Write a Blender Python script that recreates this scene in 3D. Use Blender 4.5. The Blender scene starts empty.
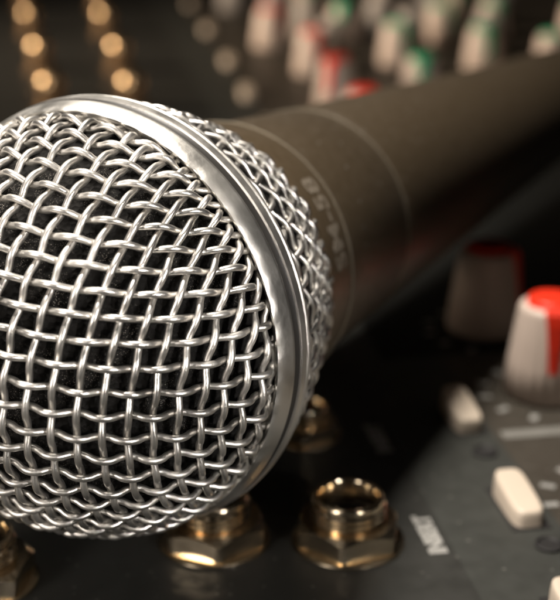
import bpy, bmesh, math, random
from mathutils import Vector, Matrix
from math import sin, cos, pi, radians, sqrt
random.seed(7)
S = 0.001                       # shapes are written in millimetres
sc = bpy.context.scene
COL = sc.collection

# ------------------------------------------------------------------ materials
def mat(name, base, rough=0.5, metal=0.0, spec=0.5, coat=0.0):
    m = bpy.data.materials.new(name); m.use_nodes = True
    b = m.node_tree.nodes['Principled BSDF']
    b.inputs['Base Color'].default_value = (*base, 1)
    b.inputs['Roughness'].default_value = rough
    b.inputs['Metallic'].default_value = metal
    b.inputs['Specular IOR Level'].default_value = spec
    b.inputs['Coat Weight'].default_value = coat
    return m
def N(m, t, **kw):
    n = m.node_tree.nodes.new(t)
    for k, v in kw.items():
        if hasattr(n, k): setattr(n, k, v)
        else: n.inputs[k].default_value = v
    return n
def L(m, a, b): m.node_tree.links.new(a, b)
def matte(m, v): m.node_tree.nodes['Principled BSDF'].inputs['Specular IOR Level'].default_value = v; return m
def wear(m, scale=800.0, bump=0.2, dist=0.0001, rvar=0.15, cvar=0.25, base=None, detail=4.0, vec_scale=None):
    """noise in object space: bump, roughness and a little colour variation"""
    b = m.node_tree.nodes['Principled BSDF']
    tc = N(m, 'ShaderNodeTexCoord'); src = tc.outputs['Object']
    if vec_scale:
        mp = N(m, 'ShaderNodeMapping'); mp.inputs['Scale'].default_value = vec_scale
        L(m, src, mp.inputs['Vector']); src = mp.outputs['Vector']
    n1 = N(m, 'ShaderNodeTexNoise'); n1.inputs['Scale'].default_value = scale; n1.inputs['Detail'].default_value = detail
    n2 = N(m, 'ShaderNodeTexNoise'); n2.inputs['Scale'].default_value = scale * 0.13; n2.inputs['Detail'].default_value = 5
    L(m, src, n1.inputs['Vector']); L(m, src, n2.inputs['Vector'])
    bp = N(m, 'ShaderNodeBump'); bp.inputs['Strength'].default_value = bump; bp.inputs['Distance'].default_value = dist
    L(m, n1.outputs['Fac'], bp.inputs['Height']); L(m, bp.outputs['Normal'], b.inputs['Normal'])
    r0 = b.inputs['Roughness'].default_value
    mr = N(m, 'ShaderNodeMapRange'); mr.inputs['From Min'].default_value = 0.3; mr.inputs['From Max'].default_value = 0.7
    mr.inputs['To Min'].default_value = max(0.03, r0 - rvar); mr.inputs['To Max'].default_value = min(1, r0 + rvar)
    L(m, n2.outputs['Fac'], mr.inputs['Value']); L(m, mr.outputs['Result'], b.inputs['Roughness'])
    c = b.inputs['Base Color'].default_value[:3]
    mx = N(m, 'ShaderNodeMix', data_type='RGBA')
    mx.inputs['A'].default_value = (*[x * (1 - cvar) for x in c], 1)
    mx.inputs['B'].default_value = (*[min(1, x * (1 + cvar)) for x in c], 1)
    L(m, n2.outputs['Fac'], mx.inputs['Factor']); L(m, mx.outputs['Result'], b.inputs['Base Color'])
    return m

M = {}
M['wire'] = wear(mat('bright_steel_wire', (.78, .755, .715), .40, 1), 700, .5, .00008, .10, .22)
M['ring'] = wear(mat('satin_nickel', (.70, .68, .64), .43, 1), 1500, .5, .00007, .08, .16)
M['collar'] = wear(mat('dark_painted_metal', (.060, .043, .025), .42), 5000, .25, .00004, .06, .1)
M['handle'] = wear(mat('dark_matte_handle_paint', (.050, .036, .021), .46), 5000, .3, .00004, .06, .12)
M['edge'] = mat('pale_ridge_metal', (.30, .26, .2), .35, .6)  # paler than the collar and handle paint
M['letter'] = mat('grey_lettering', (.155, .13, .10), .5)
M['brass'] = wear(mat('warm_brass_plating', (.80, .67, .49), .18, 1), 500, .35, .00006, .08, .15)
M['gold'] = wear(mat('gold_plating', (.95, .66, .38), .3, 1), 700, .2, .00006, .08, .1)
M['sleeve'] = wear(mat('shaded_gold_side', (.30, .19, .10), .4, .7), 700, .2, .00006, .08, .1)  # shaded side of the gold plugs, the dimness put into the colour
M['groove_shade'] = mat('groove_shade_dark', (.02, .018, .016), .4)
M['hole'] = mat('dark_socket_plastic', (.008, .007, .007), .6)
M['knob'] = wear(mat('warm_grey_knob_plastic', (.60, .49, .42), .42), 1200, .2, .00006, .06, .06)
M['plain'] = wear(mat('mid_grey_knob_plastic', (.34, .31, .285), .45), 1200, .2, .00006, .06, .06)
M['red'] = mat('red_cap_plastic', (.80, .035, .012), .38)
M['green'] = mat('green_cap_plastic', (.0, .46, .21), .4)
M['cream'] = wear(mat('cream_button_plastic', (.56, .475, .385), .42), 900, .15, .00006, .06, .06)
M['print'] = wear(mat('pale_silkscreen_ink', (.27, .265, .25), .55), 3000, .3, .00003, .1, .25)
M['line'] = wear(mat('grey_silkscreen_ink', (.17, .165, .15), .6), 3000, .3, .00003, .1, .2)
M['desk'] = wear(mat('dark_table', (.03, .024, .02), .5), 60, .2, .0005, .1, .3)

# console paint: dark grey-green with fine grain and dust
m = M['panel'] = mat('console_panel_paint', (.036, .0372, .0335), .5)
wear(m, 2500, .3, .00005, .08, .2)
M['strip'] = wear(mat('dark_slate_panel_paint', (.027, .027, .0245), .5), 2500, .3, .00005, .08, .2)
M['handle_shade'] = wear(mat('handle_shade_paint', (.009, .009, .008), .6), 2500, .3, .00005, .08, .2)
M['brown'] = wear(mat('brown_grey_panel_paint', (.046, .040, .032), .5), 2500, .3, .00005, .08, .2)

def dusty(m):
    b = m.node_tree.nodes['Principled BSDF']
    prev = b.inputs['Base Color'].links[0].from_socket
    tc = N(m, 'ShaderNodeTexCoord')
    for scale, size, amount in ((420, .10, .35), (150, .035, .6)):      # dust grains, then rarer lint
        vo = N(m, 'ShaderNodeTexVoronoi'); vo.inputs['Scale'].default_value = scale
        L(m, tc.outputs['Object'], vo.inputs['Vector'])
        lt = N(m, 'ShaderNodeMath', operation='LESS_THAN'); lt.inputs[1].default_value = size
        L(m, vo.outputs['Distance'], lt.inputs[0])
        mul = N(m, 'ShaderNodeMath', operation='MULTIPLY'); mul.inputs[1].default_value = amount; L(m, lt.outputs[0], mul.inputs[0])
        mx = N(m, 'ShaderNodeMix', data_type='RGBA'); mx.inputs['B'].default_value = (.20, .19, .17, 1)
        L(m, prev, mx.inputs['A']); L(m, mul.outputs[0], mx.inputs['Factor']); prev = mx.outputs['Result']
    L(m, prev, b.inputs['Base Color'])
for q in ('panel', 'strip', 'brown'): matte(M[q], .2); dusty(M[q])
dusty(M['handle']); matte(M['handle_shade'], .1)
# foam: porous black with glints and lint painted in as pale specks
m = M['foam'] = mat('black_open_cell_foam', (.008, .0075, .007), .8, 0, .15)
b = m.node_tree.nodes['Principled BSDF']
tc = N(m, 'ShaderNodeTexCoord')
v1 = N(m, 'ShaderNodeTexVoronoi'); v1.inputs['Scale'].default_value = 1500
v2 = N(m, 'ShaderNodeTexVoronoi'); v2.inputs['Scale'].default_value = 5200
nz = N(m, 'ShaderNodeTexNoise'); nz.inputs['Scale'].default_value = 260; nz.inputs['Detail'].default_value = 3
for x in (v1, v2, nz): L(m, tc.outputs['Object'], x.inputs['Vector'])
bp = N(m, 'ShaderNodeBump'); bp.inputs['Strength'].default_value = 1; bp.inputs['Distance'].default_value = .0004
L(m, v1.outputs['Distance'], bp.inputs['Height']); L(m, bp.outputs['Normal'], b.inputs['Normal'])
cr = N(m, 'ShaderNodeMapRange'); cr.inputs['From Min'].default_value = .30; cr.inputs['From Max'].default_value = .18
cr.inputs['To Min'].default_value = 0; cr.inputs['To Max'].default_value = .8
L(m, v2.outputs['Distance'], cr.inputs['Value'])
gt = N(m, 'ShaderNodeMapRange'); gt.inputs['From Min'].default_value = .5; gt.inputs['From Max'].default_value = .62
L(m, nz.outputs['Fac'], gt.inputs['Value'])
mu = N(m, 'ShaderNodeMath', operation='MULTIPLY'); L(m, cr.outputs[0], mu.inputs[0]); L(m, gt.outputs[0], mu.inputs[1])
mx = N(m, 'ShaderNodeMix', data_type='RGBA'); mx.inputs['A'].default_value = (.006, .0055, .005, 1); mx.inputs['B'].default_value = (.22, .20, .175, 1)
L(m, mu.outputs[0], mx.inputs['Factor']); L(m, mx.outputs['Result'], b.inputs['Base Color'])

# ------------------------------------------------------------------ helpers
def obj(name, verts, faces, material, parent=None, smooth=True, loc=(0, 0, 0), rz=0.0, angle=40):
    me = bpy.data.meshes.new(name)
    me.from_pydata([(x * S, y * S, z * S) for x, y, z in verts], [], faces)
    me.validate(); me.update()
    bm = bmesh.new(); bm.from_mesh(me); bmesh.ops.recalc_face_normals(bm, faces=bm.faces)
    for f in bm.faces: f.smooth = smooth
    if smooth:
        for e in bm.edges:
            if len(e.link_faces) == 2 and e.calc_face_angle(0) > radians(angle): e.smooth = False
    bm.to_mesh(me); bm.free()
    me.materials.append(material)
    o = bpy.data.objects.new(name, me); COL.objects.link(o)
    o.location = [c * S for c in loc]; o.rotation_euler = (0, 0, rz)
    if parent: o.parent = parent
    return o
def empty(name, parent=None, loc=(0, 0, 0), rz=0.0):
    o = bpy.data.objects.new(name, None); COL.objects.link(o); o.empty_display_size = .005
    o.location = [c * S for c in loc]; o.rotation_euler = (0, 0, rz)
    if parent: o.parent = parent
    return o
class MB:
    def __init__(s): s.v = []; s.f = []
    def add(s, v, f):
        k = len(s.v); s.v += v; s.f += [tuple(i + k for i in q) for q in f]
    def lathe(s, prof, n=96, rmod=None, closed=False):
        """prof = [(z, r)], revolved round z; r 0 closes to a point"""
        v = []; f = []
        for j, (z, r) in enumerate(prof):
            for i in range(n):
                a = 2 * pi * i / n
                rr, zz = (r, z) if rmod is None else rmod(j, a, r, z)
                v.append((rr * cos(a), rr * sin(a), zz))
        m_ = len(prof)
        for j in range(m_ if closed else m_ - 1):
            j2 = (j + 1) % m_
            for i in range(n):
                i2 = (i + 1) % n
                f.append((j * n + i, j * n + i2, j2 * n + i2, j2 * n + i))
        if not closed:
            if prof[0][1] > 0: f.append(tuple(range(n))[::-1])
            if prof[-1][1] > 0: f.append(tuple((m_ - 1) * n + i for i in range(n)))
        s.add(v, f)
    def tube(s, pts, nrm, r, k=8):
        """pts with surface normals -> round wire"""
        v = []; f = []; n = len(pts)
        for i, p in enumerate(pts):
            t = (pts[min(i + 1, n - 1)] - pts[max(i - 1, 0)]).normalized()
            u = (nrm[i] - t * t.dot(nrm[i])).normalized(); w = t.cross(u)
            for a in range(k):
                an = 2 * pi * a / k; q = p + (u * cos(an) + w * sin(an)) * r
                v.append(tuple(q))
        for i in range(n - 1):
            for a in range(k):
                b_ = (a + 1) % k
                f.append((i * k + a, i * k + b_, (i + 1) * k + b_, (i + 1) * k + a))
        f.append(tuple(range(k))[::-1]); f.append(tuple((n - 1) * k + a for a in range(k)))
        s.add(v, f)
    def box(s, x0, x1, y0, y1, z0, z1):
        s.add([(x, y, z) for z in (z0, z1) for x, y in ((x0, y0), (x1, y0), (x1, y1), (x0, y1))],
              [(3, 2, 1, 0), (4, 5, 6, 7), (0, 1, 5, 4), (1, 2, 6, 5), (2, 3, 7, 6), (3, 0, 4, 7)])
    def build(s, name, material, parent=None, **k): return obj(name, s.v, s.f, material, parent, **k)
def rounded(z0, z1, r0, r1, e, n=4):
    """profile of a tapered post with rounded top edge"""
    p = [(z0, r0), (z1 - e, r1 + (r0 - r1) * e / (z1 - z0))]
    for i in range(1, n + 1):
        a = pi / 2 * i / n; p.append((z1 - e + e * sin(a), r1 - e + e * cos(a)))
    return p
def bevel(o, w, seg=3, ang=35):
    m_ = o.modifiers.new('bevel', 'BEVEL'); m_.width = w * S; m_.segments = seg; m_.limit_method = 'ANGLE'; m_.angle_limit = radians(ang)
def text_mesh(body, size, extrude=.03, bold=.0):
    cu = bpy.data.curves.new('lettering', 'FONT'); cu.body = body; cu.size = size; cu.extrude = extrude; cu.offset = bold
    cu.align_x = 'CENTER'; cu.align_y = 'CENTER'; cu.resolution_u = 4
    o = bpy.data.objects.new('lettering', cu); COL.objects.link(o)
    dg = bpy.context.evaluated_depsgraph_get(); me = bpy.data.meshes.new_from_object(o.evaluated_get(dg))
    v = [tuple(x.co) for x in me.vertices]; f = [tuple(p.vertices) for p in me.polygons]
    bpy.data.objects.remove(o); bpy.data.curves.remove(cu); bpy.data.meshes.remove(me)
    return v, f

# ================================================================== microphone
AZ, EL = .519, -.02
d = Vector((cos(EL) * sin(AZ), cos(EL) * cos(AZ), sin(EL)))       # towards the tail
ax = d.cross(Vector((0, 0, 1))).normalized(); up = ax.cross(d).normalized()
mic = bpy.data.objects.new('microphone', None); COL.objects.link(mic); mic.empty_display_size = .01
mic.matrix_world = Matrix.Translation(Vector((-19.6, 138.9, 31.6)) * S) @ Matrix((ax, up, -d)).transposed().to_4x4() @ Matrix.Scale(.974, 4)
mic['label'] = 'vocal microphone with silver wire ball grille and dark handle lying across the mixer'
mic['category'] = 'microphone'
# local frame: x right, y up, +z out of the ball's front; s below = distance towards the tail = -z

RG = 24.9; PITCH = 2.565; WR = .395
TW = radians(-6)
def build_dome():
    st = PITCH / RG; NN = 17
    P = {}
    c0 = Vector((0, 0, 1))
    e1 = Vector((cos(TW), sin(TW), 0)); e2 = Vector((-sin(TW), cos(TW), 0))
    for i in range(-NN, NN + 1):
        P[i, 0] = c0 * cos(i * st) + e1 * sin(i * st); P[0, i] = c0 * cos(i * st) + e2 * sin(i * st)
    for sx in (-1, 1):
        for sy in (-1, 1):
            for i in range(1, NN + 1):
                for j in range(1, NN + 1):
                    o, a, b_ = P.get((sx * (i - 1), sy * (j - 1))), P.get((sx * i, sy * (j - 1))), P.get((sx * (i - 1), sy * j))
                    if o is None or a is None or b_ is None: continue
                    mm = (a + b_).normalized(); q = 2 * mm.dot(o) * mm - o
                    if q.z < -.25: continue
                    P[sx * i, sy * j] = q.normalized()
    mb = MB(); SUB = 7; ZMIN = .085
    rnd = random.Random(3)
    jit = {k: (rnd.gauss(0, .05), rnd.gauss(0, .05), rnd.gauss(0, .05)) for k in sorted(P)}
    for fam in (0, 1):
        amp = (.46, .34)[fam]
        for i in range(-NN, NN + 1):
            keys = [((j, i) if fam == 0 else (i, j)) for j in range(-NN, NN + 1)]
            run = [k for k in keys if k in P]
            # contiguous part through index 0
            pts = [P[k] + Vector(jit[k]) / RG * .6 for k in run]
            ks = run
            cur = []; nr = []
            def flush():
                if len(cur) > 4: mb.tube(cur, nr, WR)
            for n in range(len(pts) - 1):
                if sum(abs(a - b_) for a, b_ in zip(ks[n], ks[n + 1])) != 1: continue
                p0 = pts[max(n - 1, 0)]; p1 = pts[n]; p2 = pts[n + 1]; p3 = pts[min(n + 2, len(pts) - 1)]
                s0 = (1 if (ks[n][0] + ks[n][1]) % 2 == 0 else -1) * (1 if fam == 0 else -1)
                for q in range(SUB):
                    t = q / SUB
                    v = .5 * ((2 * p1) + (p2 - p0) * t + (2 * p0 - 5 * p1 + 4 * p2 - p3) * t * t + (3 * p1 - p0 - 3 * p2 + p3) * t ** 3)
                    v.normalize()
                    if v.z < ZMIN:
                        flush(); cur = []; nr = []; continue
                    c_ = cos(pi * t); h = amp * s0 * math.copysign(abs(c_) ** .8, c_)
                    cl = min(1, max(0, (5.3 - v.z * RG) / 2.2)); cur.append(v * (RG - .85 * cl * cl * (3 - 2 * cl) + h * (1 - .25 * cl))); nr.append(v.copy())
            flush()
    return mb
build_dome().build('front_grille', M['wire'], mic, angle=80)

# rear half of the grille: diagonal weave narrowing to the collar
REAR = [(0.5, 25.0), (4, 24.6), (8, 23.6), (12, 22.2), (15, 21.0), (18.5, 19.6)]
def rear_r(s):
    for (a, ra), (b_, rb) in zip(REAR, REAR[1:]):
        if s <= b_:
            t = (s - a) / (b_ - a); return ra + (rb - ra) * t
    return REAR[-1][1]
def build_rear():
    mb = MB(); m_, n_ = 51, 17; S0, S1, ST = .8, 18.2, 90; A = .32; W = WR * .86
    ss = [S0 + (S1 - S0) * k / ST for k in range(ST + 1)]
    rs = [sum(rear_r(s + q) for q in (-1, -.5, 0, .5, 1)) / 5 for s in ss]
    tau = [0]
    for k in range(ST): tau.append(tau[-1] + sqrt((ss[k + 1] - ss[k]) ** 2 + (rs[k + 1] - rs[k]) ** 2) / rs[k])
    TM = tau[-1]; rnd = random.Random(5)
    def surf(phi, t, h):
        k = 0
        while k < ST - 1 and tau[k + 1] < t: k += 1
        u = (t - tau[k]) / (tau[k + 1] - tau[k]); s_ = ss[k] + (ss[k + 1] - ss[k]) * u; r = rs[k] + (rs[k + 1] - rs[k]) * u
        a = -phi; nv = Vector((cos(a), sin(a), -.25)).normalized()
        return Vector((r * cos(a), r * sin(a), -s_)) + nv * h, nv
    for k in range(m_):                              # wires running mostly towards the handle
        jj = rnd.gauss(0, .006); q = []
        for i in range(ST + 1):
            t = TM * i / ST; phi = (2 * pi * k - n_ * t) / m_ + jj; f2 = -n_ * phi + m_ * t
            q.append(surf(phi, t, A * cos(f2 / 2 + pi * k)))
        mb.tube([x[0] for x in q], [x[1] for x in q], W)
    for l in range(n_):                              # wires winding round
        p0 = -2 * pi * l / n_; p1 = (m_ * TM - 2 * pi * l) / n_; NS = int((p1 - p0) / .02); q = []
        for i in range(NS + 1):
            phi = p0 + (p1 - p0) * i / NS; t = min(TM, max(0, (2 * pi * l + n_ * phi) / m_)); f1 = m_ * phi + n_ * t
            q.append(surf(phi, t, -A * cos(f1 / 2 + pi * l)))
        mb.tube([x[0] for x in q], [x[1] for x in q], W)
    return mb
build_rear().build('rear_grille', M['wire'], mic, angle=80)

# foam liner
mb = MB(); pr = [(22.9 * cos(a), max(0.001, 22.9 * sin(a))) for a in [pi / 2 * k / 40 for k in range(41)]]
pr += [(-6, 22.8), (-10, 22.0), (-14, 20.6), (-17.5, 18.8), (-18, 2)]
mb.lathe(pr, 128); mb.build('foam_liner', M['foam'], mic)

# ring: pressed lip, groove, ridged band
mb = MB()
prof = [(-2.4, 23.9), (2.5, 23.9), (3.2, 24.5), (3.5, 24.75), (3.55, 24.95), (3.35, 25.15), (2.5, 25.42), (1.5, 25.66), (1.2, 25.72), (1.05, 25.65),
        (1.0, 24.5), (.15, 24.45), (.1, 25.7), (-.05, 25.95), (-.6, 26.0), (-1.1, 25.95), (-1.22, 25.72), (-1.36, 25.70), (-1.48, 25.88), (-1.6, 25.95),
        (-2.0, 25.85), (-2.3, 25.6), (-2.6, 25.2), (-2.6, 24.6)]
def lipmod(j, a, r, z):
    if 1 <= j <= 6:
        w = (.5, 1, 1, .9, .6, .25)[j - 1]
        k = sin(58 * a + 1.3 * sin(3 * a)) + .4 * sin(31 * a + 1)
        return r + .03 * w * k, z + .06 * w * k * (1 if j < 5 else .3)
    return r, z
mb.lathe(prof, 512, lipmod, closed=True); rg = mb.build('grille_ring', M['ring'], mic, angle=50)

mb = MB(); mb.lathe([(.17, 24.5), (.17, 25.74), (.45, 25.58), (.96, 25.45), (.96, 24.5)], 256, closed=True); mb.build('groove_shade', M['groove_shade'], rg)  # dark strip that paints the shade inside the ring groove
# collar with step, lettering
mb = MB()
mb.lathe([(-17.6, 17), (-17.6, 19.8), (-17.9, 20.05), (-18.6, 20.0), (-26.8, 18.45), (-27.5, 18.2), (-27.8, 18.0), (-28.2, 17.95), (-28.2, 12)], 192)
mb.build('collar', M['collar'], mic, angle=50)
mb = MB(); mb.lathe([(-26.75, 18.3), (-26.75, 18.6), (-26.95, 18.66), (-27.3, 18.5), (-27.5, 18.1)], 192, closed=True)
mb.build('collar_edge', M['edge'], mic)
# handle
mb = MB()
mb.lathe([(-28.0, 12), (-28.0, 17.7), (-28.4, 17.9), (-29, 17.9), (-48.5, 16.6), (-48.8, 16.35), (-49.4, 16.3), (-49.7, 16.5), (-50.5, 16.55), (-75, 15.3), (-110, 13.4), (-150, 11.7), (-176, 10.8),
          (-181, 10.7), (-182.5, 10), (-183, 9.0), (-183, 7.6), (-170, 7.4), (-170, .01)], 192)
mb.build('handle', M['handle'], mic, angle=50)
mb = MB(); mb.lathe([(-48.25, 16.4), (-48.25, 16.72), (-48.45, 16.77), (-48.7, 16.65), (-48.85, 16.2)], 192, closed=True)
mb.build('handle_band', M['edge'], mic)
# lettering wrapped on the collar
v, f = text_mesh('SM-58', 4.6, .02, .08)
xs = [p[0] for p in v]; cx = (min(xs) + max(xs)) / 2; k = 12.6 / (max(xs) - min(xs))
A0 = radians(27)
vv = []
for x, y, z in v:
    x = (x - cx) * k
    s = 23.2 - y * 1.15; r = 20.0 - (s - 18.6) * (1.55 / 8.2) + .03 + z; a = A0 + x / 19.4
    vv.append((r * cos(a), r * sin(a), -s))
obj('collar_lettering', vv, f, M['letter'], mic, smooth=False)

# ================================================================== mixing console
YAW = math.atan(230 / 1300 / (cos(math.atan(480 / 1300)) + 480 / 1300 * sin(math.atan(480 / 1300))))
con = empty('mixing_console', None, (0, 0, 0), YAW)
con['label'] = 'dark grey audio mixer with brass jack sockets, cream buttons and red and green knobs'
con['category'] = 'mixer'
mb = MB(); mb.box(-220, 330, -120, 760, -60, 0); p = mb.build('top_panel', M['panel'], con, smooth=False); bevel(p, 3)
mb = MB(); mb.box(-218, 44.3, -118, 758, .01, .06); mb.build('input_section_plate', M['strip'], con, smooth=False)
mb = MB(); mb.box(59.5, 328, -118, 758, .01, .06); mb.build('channel_section_plate', M['brown'], con, smooth=False)

mb = MB(); mb.box(50, 328, 196, 372, .064, .068); mb.build('handle_shade_plate', M['handle_shade'], con, smooth=False)  # dark sheet painting the shade beneath the handle into the panel colour
Z0 = .07
def hexnut(ap=6.0, z0=.5, h=2.9):
    v = []; f = []; n = 96; R = ap * 1.02
    rings = []
    for kind in range(5):
        for i in range(n):
            a = 2 * pi * i / n; q = (a % (pi / 3)) - pi / 6; rho = ap / cos(q)
            rho = min(rho, ap * 1.135)
            ch = (rho - ap) * .75
            if kind == 0: r, z = 4.3, z0
            elif kind == 1: r, z = rho - .15, z0
            elif kind == 2: r, z = rho, z0 + .15
            elif kind == 3: r, z = rho, z0 + h - ch - .1
            else: r, z = ap - .1, z0 + h
            v.append((r * cos(a), r * sin(a), z))
    for i in range(n): v.append((4.3 * cos(2 * pi * i / n), 4.3 * sin(2 * pi * i / n), z0 + h))
    for j in range(5):
        for i in range(n):
            i2 = (i + 1) % n; f.append((j * n + i, j * n + i2, (j + 1) * n + i2, (j + 1) * n + i))
    return v, f
def copy_tree(o, parent):
    c = o.copy(); COL.objects.link(c); c.parent = parent
    for ch in list(o.children): copy_tree(ch, c)
    return c
def make_jack():
    mb = MB(); mb.lathe([(Z0, 4.5), (Z0, 7.0), (.2, 7.15), (.42, 7.1), (.5, 6.9), (.5, 4.5)], 96, closed=True)
    j = mb.build('jack_socket', M['brass'], con)
    v, f = hexnut(); obj('hex_nut', v, f, M['brass'], j, angle=22)
    pr = [(Z0, 3.65), (Z0, 4.35)]
    z = 3.4
    while z < 5.5: pr += [(z, 4.45), (z + .18, 4.72), (z + .36, 4.72), (z + .6, 4.40)]; z += .78
    pr += [(6.1, 4.5), (6.4, 4.4), (6.58, 4.2), (6.6, 4.05), (6.5, 3.8), (6.2, 3.65)]
    mb = MB(); mb.lathe(pr, 96, closed=True); mb.build('threaded_bushing', M['brass'], j, angle=30)
    mb = MB(); mb.lathe([(Z0, 3.6), (3.6, 3.6), (3.6, 3.2), (.6, 2.8), (.6, .01)], 48); mb.build('socket_liner', M['hole'], j)
    return j
def place(proto, first, u, v, rz=0.0, z=0.0, sc_=1.0):
    o = proto if first else copy_tree(proto, con)
    o.location = (u * S, v * S, z * S); o.rotation_euler = (0, 0, rz); o.scale = (sc_,) * 3
    return o
jack = make_jack(); k = 0
for v_ in (139.6, 170, 197, 224):
    for u_, dv in ((31.8, 0), (15.2, 3), (-13.5, -2), (-31, 0)):
        place(jack, k == 0, u_, v_ + dv, (radians(8), .5, .2, .9, .35)[k % 5] if k else radians(12), sc_=1 if v_ < 150 else .77); k += 1

# cream wedge push buttons
def make_button():
    W, Ln = 2.2, 5.4; v = []; f = []; n = 40
    def out(t, g):                                # rounded outline, g = inset
        x = cos(t); y = sin(t); e = .45
        return (math.copysign(abs(x) ** e, x) * (W - g), math.copysign(abs(y) ** e, y) * (Ln - g))
    def top(y): return 2.3 + (y + Ln) / (2 * Ln) * 1.0
    lay = [(0, lambda y: Z0), (.08, lambda y: top(y) * .6), (.18, lambda y: top(y) - .35), (.28, lambda y: top(y) - .15), (.45, lambda y: top(y) - .03), (.8, lambda y: top(y))]
    for g, zf in lay:
        for i in range(n):
            x, y = out(2 * pi * i / n, g); v.append((x, y, zf(y)))
    for j in range(len(lay) - 1):
        for i in range(n):
            i2 = (i + 1) % n; f.append((j * n + i, j * n + i2, (j + 1) * n + i2, (j + 1) * n + i))
    f.append(tuple((len(lay) - 1) * n + i for i in range(n)))
    return obj('push_button', v, f, M['cream'], con, angle=60)
btn = make_button()
mb = MB(); mb.box(-2.6, 2.6, -5.8, 5.8, Z0, .12); mb.build('button_slot', M['hole'], btn, smooth=False)
k = 0
for u_, v_ in [(53.6, 117.5), (55.6, 144), (56.2, 171.5), (58, 366), (58.5, 418), (60, 478), (61, 556), (62, 640), (54.8, 89)]:
    place(btn, k == 0, u_, v_); k += 1

# knobs
def make_knob(mcap, label, body=None):
    mb = MB()
    def flute(j, a, r, z):
        w = 1 if 1 <= j <= 3 else 0
        return r + .13 * w * cos(24 * a), z
    pr = [(.5, 6.3), (.9, 6.7), (6, 6.15), (14.2, 5.1), (14.8, 4.9), (15.1, 4.5), (15.15, 3.9)]
    mb.lathe([(Z0, 5.8)] + pr, 144, flute); kn = mb.build('control_knob', body or M['knob'], con, angle=60)
    kn['label'] = label
    mb = MB(); mb.lathe([(15.0, 3.7)] + rounded(15.0, 16.2, 3.9, 3.7, .45), 64); mb.build('knob_cap', mcap, kn)
    # pointer: blade running over the shoulder and down the front, narrowing
    v = []; f = []
    line = [(3.2, 15.9, 1.6), (4.4, 15.7, 1.6), (5.15, 14.9, 1.6), (5.5, 13.2, 1.35), (5.95, 9.5, 1.0), (6.3, 5.6, .75)]
    for r, z, w in line:
        for y in (-w, w): v.append((r, y, z)); v.append((r - 1.3, y, z - .4))
    for j in range(len(line) - 1):
        a = j * 4; b_ = a + 4
        f += [(a, a + 2, b_ + 2, b_), (a, b_, b_ + 1, a + 1), (a + 2, a + 3, b_ + 3, b_ + 2), (a + 1, b_ + 1, b_ + 3, a + 3)]
    e = (len(line) - 1) * 4
    f += [(0, 1, 3, 2), (e, e + 2, e + 3, e + 1)]
    mb = MB(); mb.add(v, f); pt = mb.build('knob_pointer', mcap, kn, smooth=False); bevel(pt, .15, 2)
    return kn
kr = make_knob(M['red'], 'warm grey knob with red cap and red pointer line')
kg = make_knob(M['green'], 'warm grey knob with green cap and green pointer line')
reds = [(72.2, 178.5, -1.80), (71, 206, -.6), (80.5, 346, -1.2), (83.5, 396, -2.2), (87, 453, -1.4), (81, 512, -.8), (70.8, 144, -1.2 )]
reds = reds[:6]
for i, (u_, v_, a) in enumerate(reds): place(kr, i == 0, u_, v_, a)
greens = [(110.6, 395, -1.8), (121, 467, -1.2), (113, 524, -2), (149, 452, -1.5), (168, 433, -.9), (174, 518, -1.4), (111, 338, -1.3), (150, 512, -1), (205, 505, -1.6), (198, 448, -1.1), (146, 590, -1), (180, 590, -1.5), (112, 600, -1.5)]
for i, (u_, v_, a) in enumerate(greens): place(kg, i == 0, u_, v_, a)

kw = make_knob(M['plain'], 'plain grey knob without a coloured cap', M['plain'])
for i, (u_, v_, a) in enumerate([(98, 475, -1.2), (100, 535, -1.8), (135, 500, -1.5), (92, 570, -1.3), (132, 540, -1.6), (160, 560, -1.2), (80, 620, -1.2), (160, 480, -1), (185, 545, -1), (140, 560, -1.3)]): place(kw, i == 0, u_, v_, a)

# gold plated sockets at the back
def make_gold():
    mb = MB(); mb.lathe([(Z0, 5.6), (.9, 5.6), (1.1, 5.3), (1.1, 3.9), (7.6, 3.9), (7.9, 3.6), (7.9, 3.0)], 64)
    g = mb.build('gold_plug', M['sleeve'], con)
    mb = MB(); mb.lathe([(7.92, 3.5)] + [(7.92 + 3.9 * sin(t_), 4.0 * cos(t_) + .001) for t_ in [pi / 2 * q / 12 for q in range(13)]], 64)  # dome shaped to catch a highlight
    mb.build('gold_tip', M['gold'], g)
    return g
gp = make_gold()
for i, (u_, v_) in enumerate([(20.2, 405), (19.8, 474.6), (17.9, 561), (-4.5, 409), (-8.4, 479), (-13.2, 566), (18, 640), (-17, 650)]):
    place(gp, i == 0, u_, v_)

# silk-screened print
v, f = text_mesh('INSERT', 3.0, .02, .2)
xs = [p_[0] for p_ in v]; cx = (min(xs) + max(xs)) / 2; k = 9.4 / (max(xs) - min(xs))
def label_at(u_, v_):
    return obj('printed_lettering', [(-(y) * .98, (x - cx) * k, .09 + z * .5) for x, y, z in v], f, M['print'], con, smooth=False, loc=(u_, v_, 0))
for u_, v_ in [(42.4, 139.3), (42.4, 167)]: label_at(u_, v_)
mb = MB()
mb.box(60.5, 100, 163.8, 166.2, Z0, .11); mb.build('printed_line', M['line'], con, smooth=False)
def dial(u_, v_):
    mb = MB()
    for i in range(11):
        a = radians(-90 - 150 + 30 * i) + pi; c_, s_ = cos(a), sin(a); R0, R1, w = 9.0, 11.0, .55
        z = Z0
        pts = [(R0, -w), (R1, -w), (R1, w), (R0, w)]
        q = [(x * c_ - y * s_, x * s_ + y * c_) for x, y in pts]
        mb.add([(x, y, z) for x, y in q] + [(x, y, z + .04) for x, y in q], [(3, 2, 1, 0), (4, 5, 6, 7), (0, 1, 5, 4), (1, 2, 6, 5), (2, 3, 7, 6), (3, 0, 4, 7)])
    return mb
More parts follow.
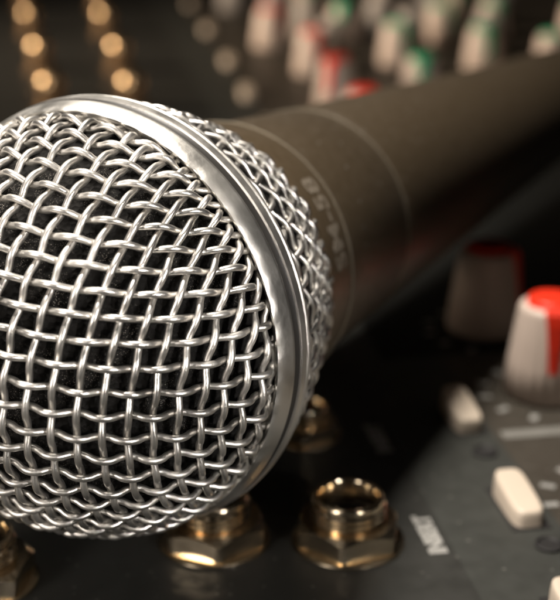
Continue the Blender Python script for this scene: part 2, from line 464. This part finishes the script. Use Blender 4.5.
for u_, v_, _ in reds[:2] + [(70.3, 144, 0)]: dial(u_, v_).build('dial_marks', M['print'], con, smooth=False, loc=(u_, v_, 0))
# small dark screws / indicator wells between the buttons
mb = MB(); mb.lathe([(Z0, 1.5), (.3, 1.5), (.35, 1.3), (.15, 1.1), (.15, .01)], 32); sw = mb.build('indicator_well', M['hole'], con)
for i, (u_, v_) in enumerate([(56.3, 160), (56.3, 134.2), (56.3, 109)]): place(sw, i == 0, u_, v_, sc_=1.2)

# table under the console
mb = MB(); mb.box(-900, 900, -700, 1500, -75, -61); t = mb.build('table_top', M['desk'], None, smooth=False); t['kind'] = 'structure'

# ================================================================== camera and light
PHI = math.atan(480 / 1300)
cam = bpy.data.cameras.new('camera'); co = bpy.data.objects.new('camera', cam); COL.objects.link(co); sc.camera = co
co.location = (0, 0, 85 * S); co.rotation_euler = (pi / 2 - PHI, 0, 0)
cam.sensor_fit = 'HORIZONTAL'; cam.sensor_width = 36; cam.lens = 36 * 1300 / 560
cam.clip_start = .001; cam.clip_end = 20
cam.dof.use_dof = True; cam.dof.focus_distance = .131; cam.dof.aperture_fstop = cam.lens / 3.25

def area(name, loc, target, size, power, color, sy=None):
    l = bpy.data.lights.new(name, 'AREA'); l.energy = power; l.color = color; l.size = size
    if sy: l.shape = 'RECTANGLE'; l.size_y = sy
    o = bpy.data.objects.new(name, l); COL.objects.link(o); o.location = loc
    o.rotation_euler = (Vector(target) - Vector(loc)).to_track_quat('-Z', 'Y').to_euler()
    return o
kl = area('key_lamp', (-.078, .175, .40), (-.005, .155, 0), .08, .47, (1, .92, .82)); kl.data.spread = radians(68)
area('front_lamp', (-.28, -.17, .16), (-.01, .15, .02), .11, 1.0, (1, .91, .82))
sl = area('side_fill', (.17, -.12, .13), (-.016, .132, .036), .05, .010, (1, .95, .9)); sl.data.spread = radians(14)  # added fill, beam narrowed to brighten the ring and ball
bl = area('back_fill', (-.46, .44, .20), (.03, .50, 0), .10, .50, (1, .80, .60)); bl.data.spread = radians(60)  # added warm fill for the far knobs and gold tips
w = bpy.data.worlds.new('World'); sc.world = w; w.use_nodes = True
w.node_tree.nodes['Background'].inputs[0].default_value = (1, .9, .8, 1); w.node_tree.nodes['Background'].inputs[1].default_value = .006
sc.view_settings.view_transform = 'Standard'; sc.view_settings.look = 'None'
sc.view_settings.exposure = 0; sc.view_settings.gamma = 1
sc.render.engine = 'CYCLES'
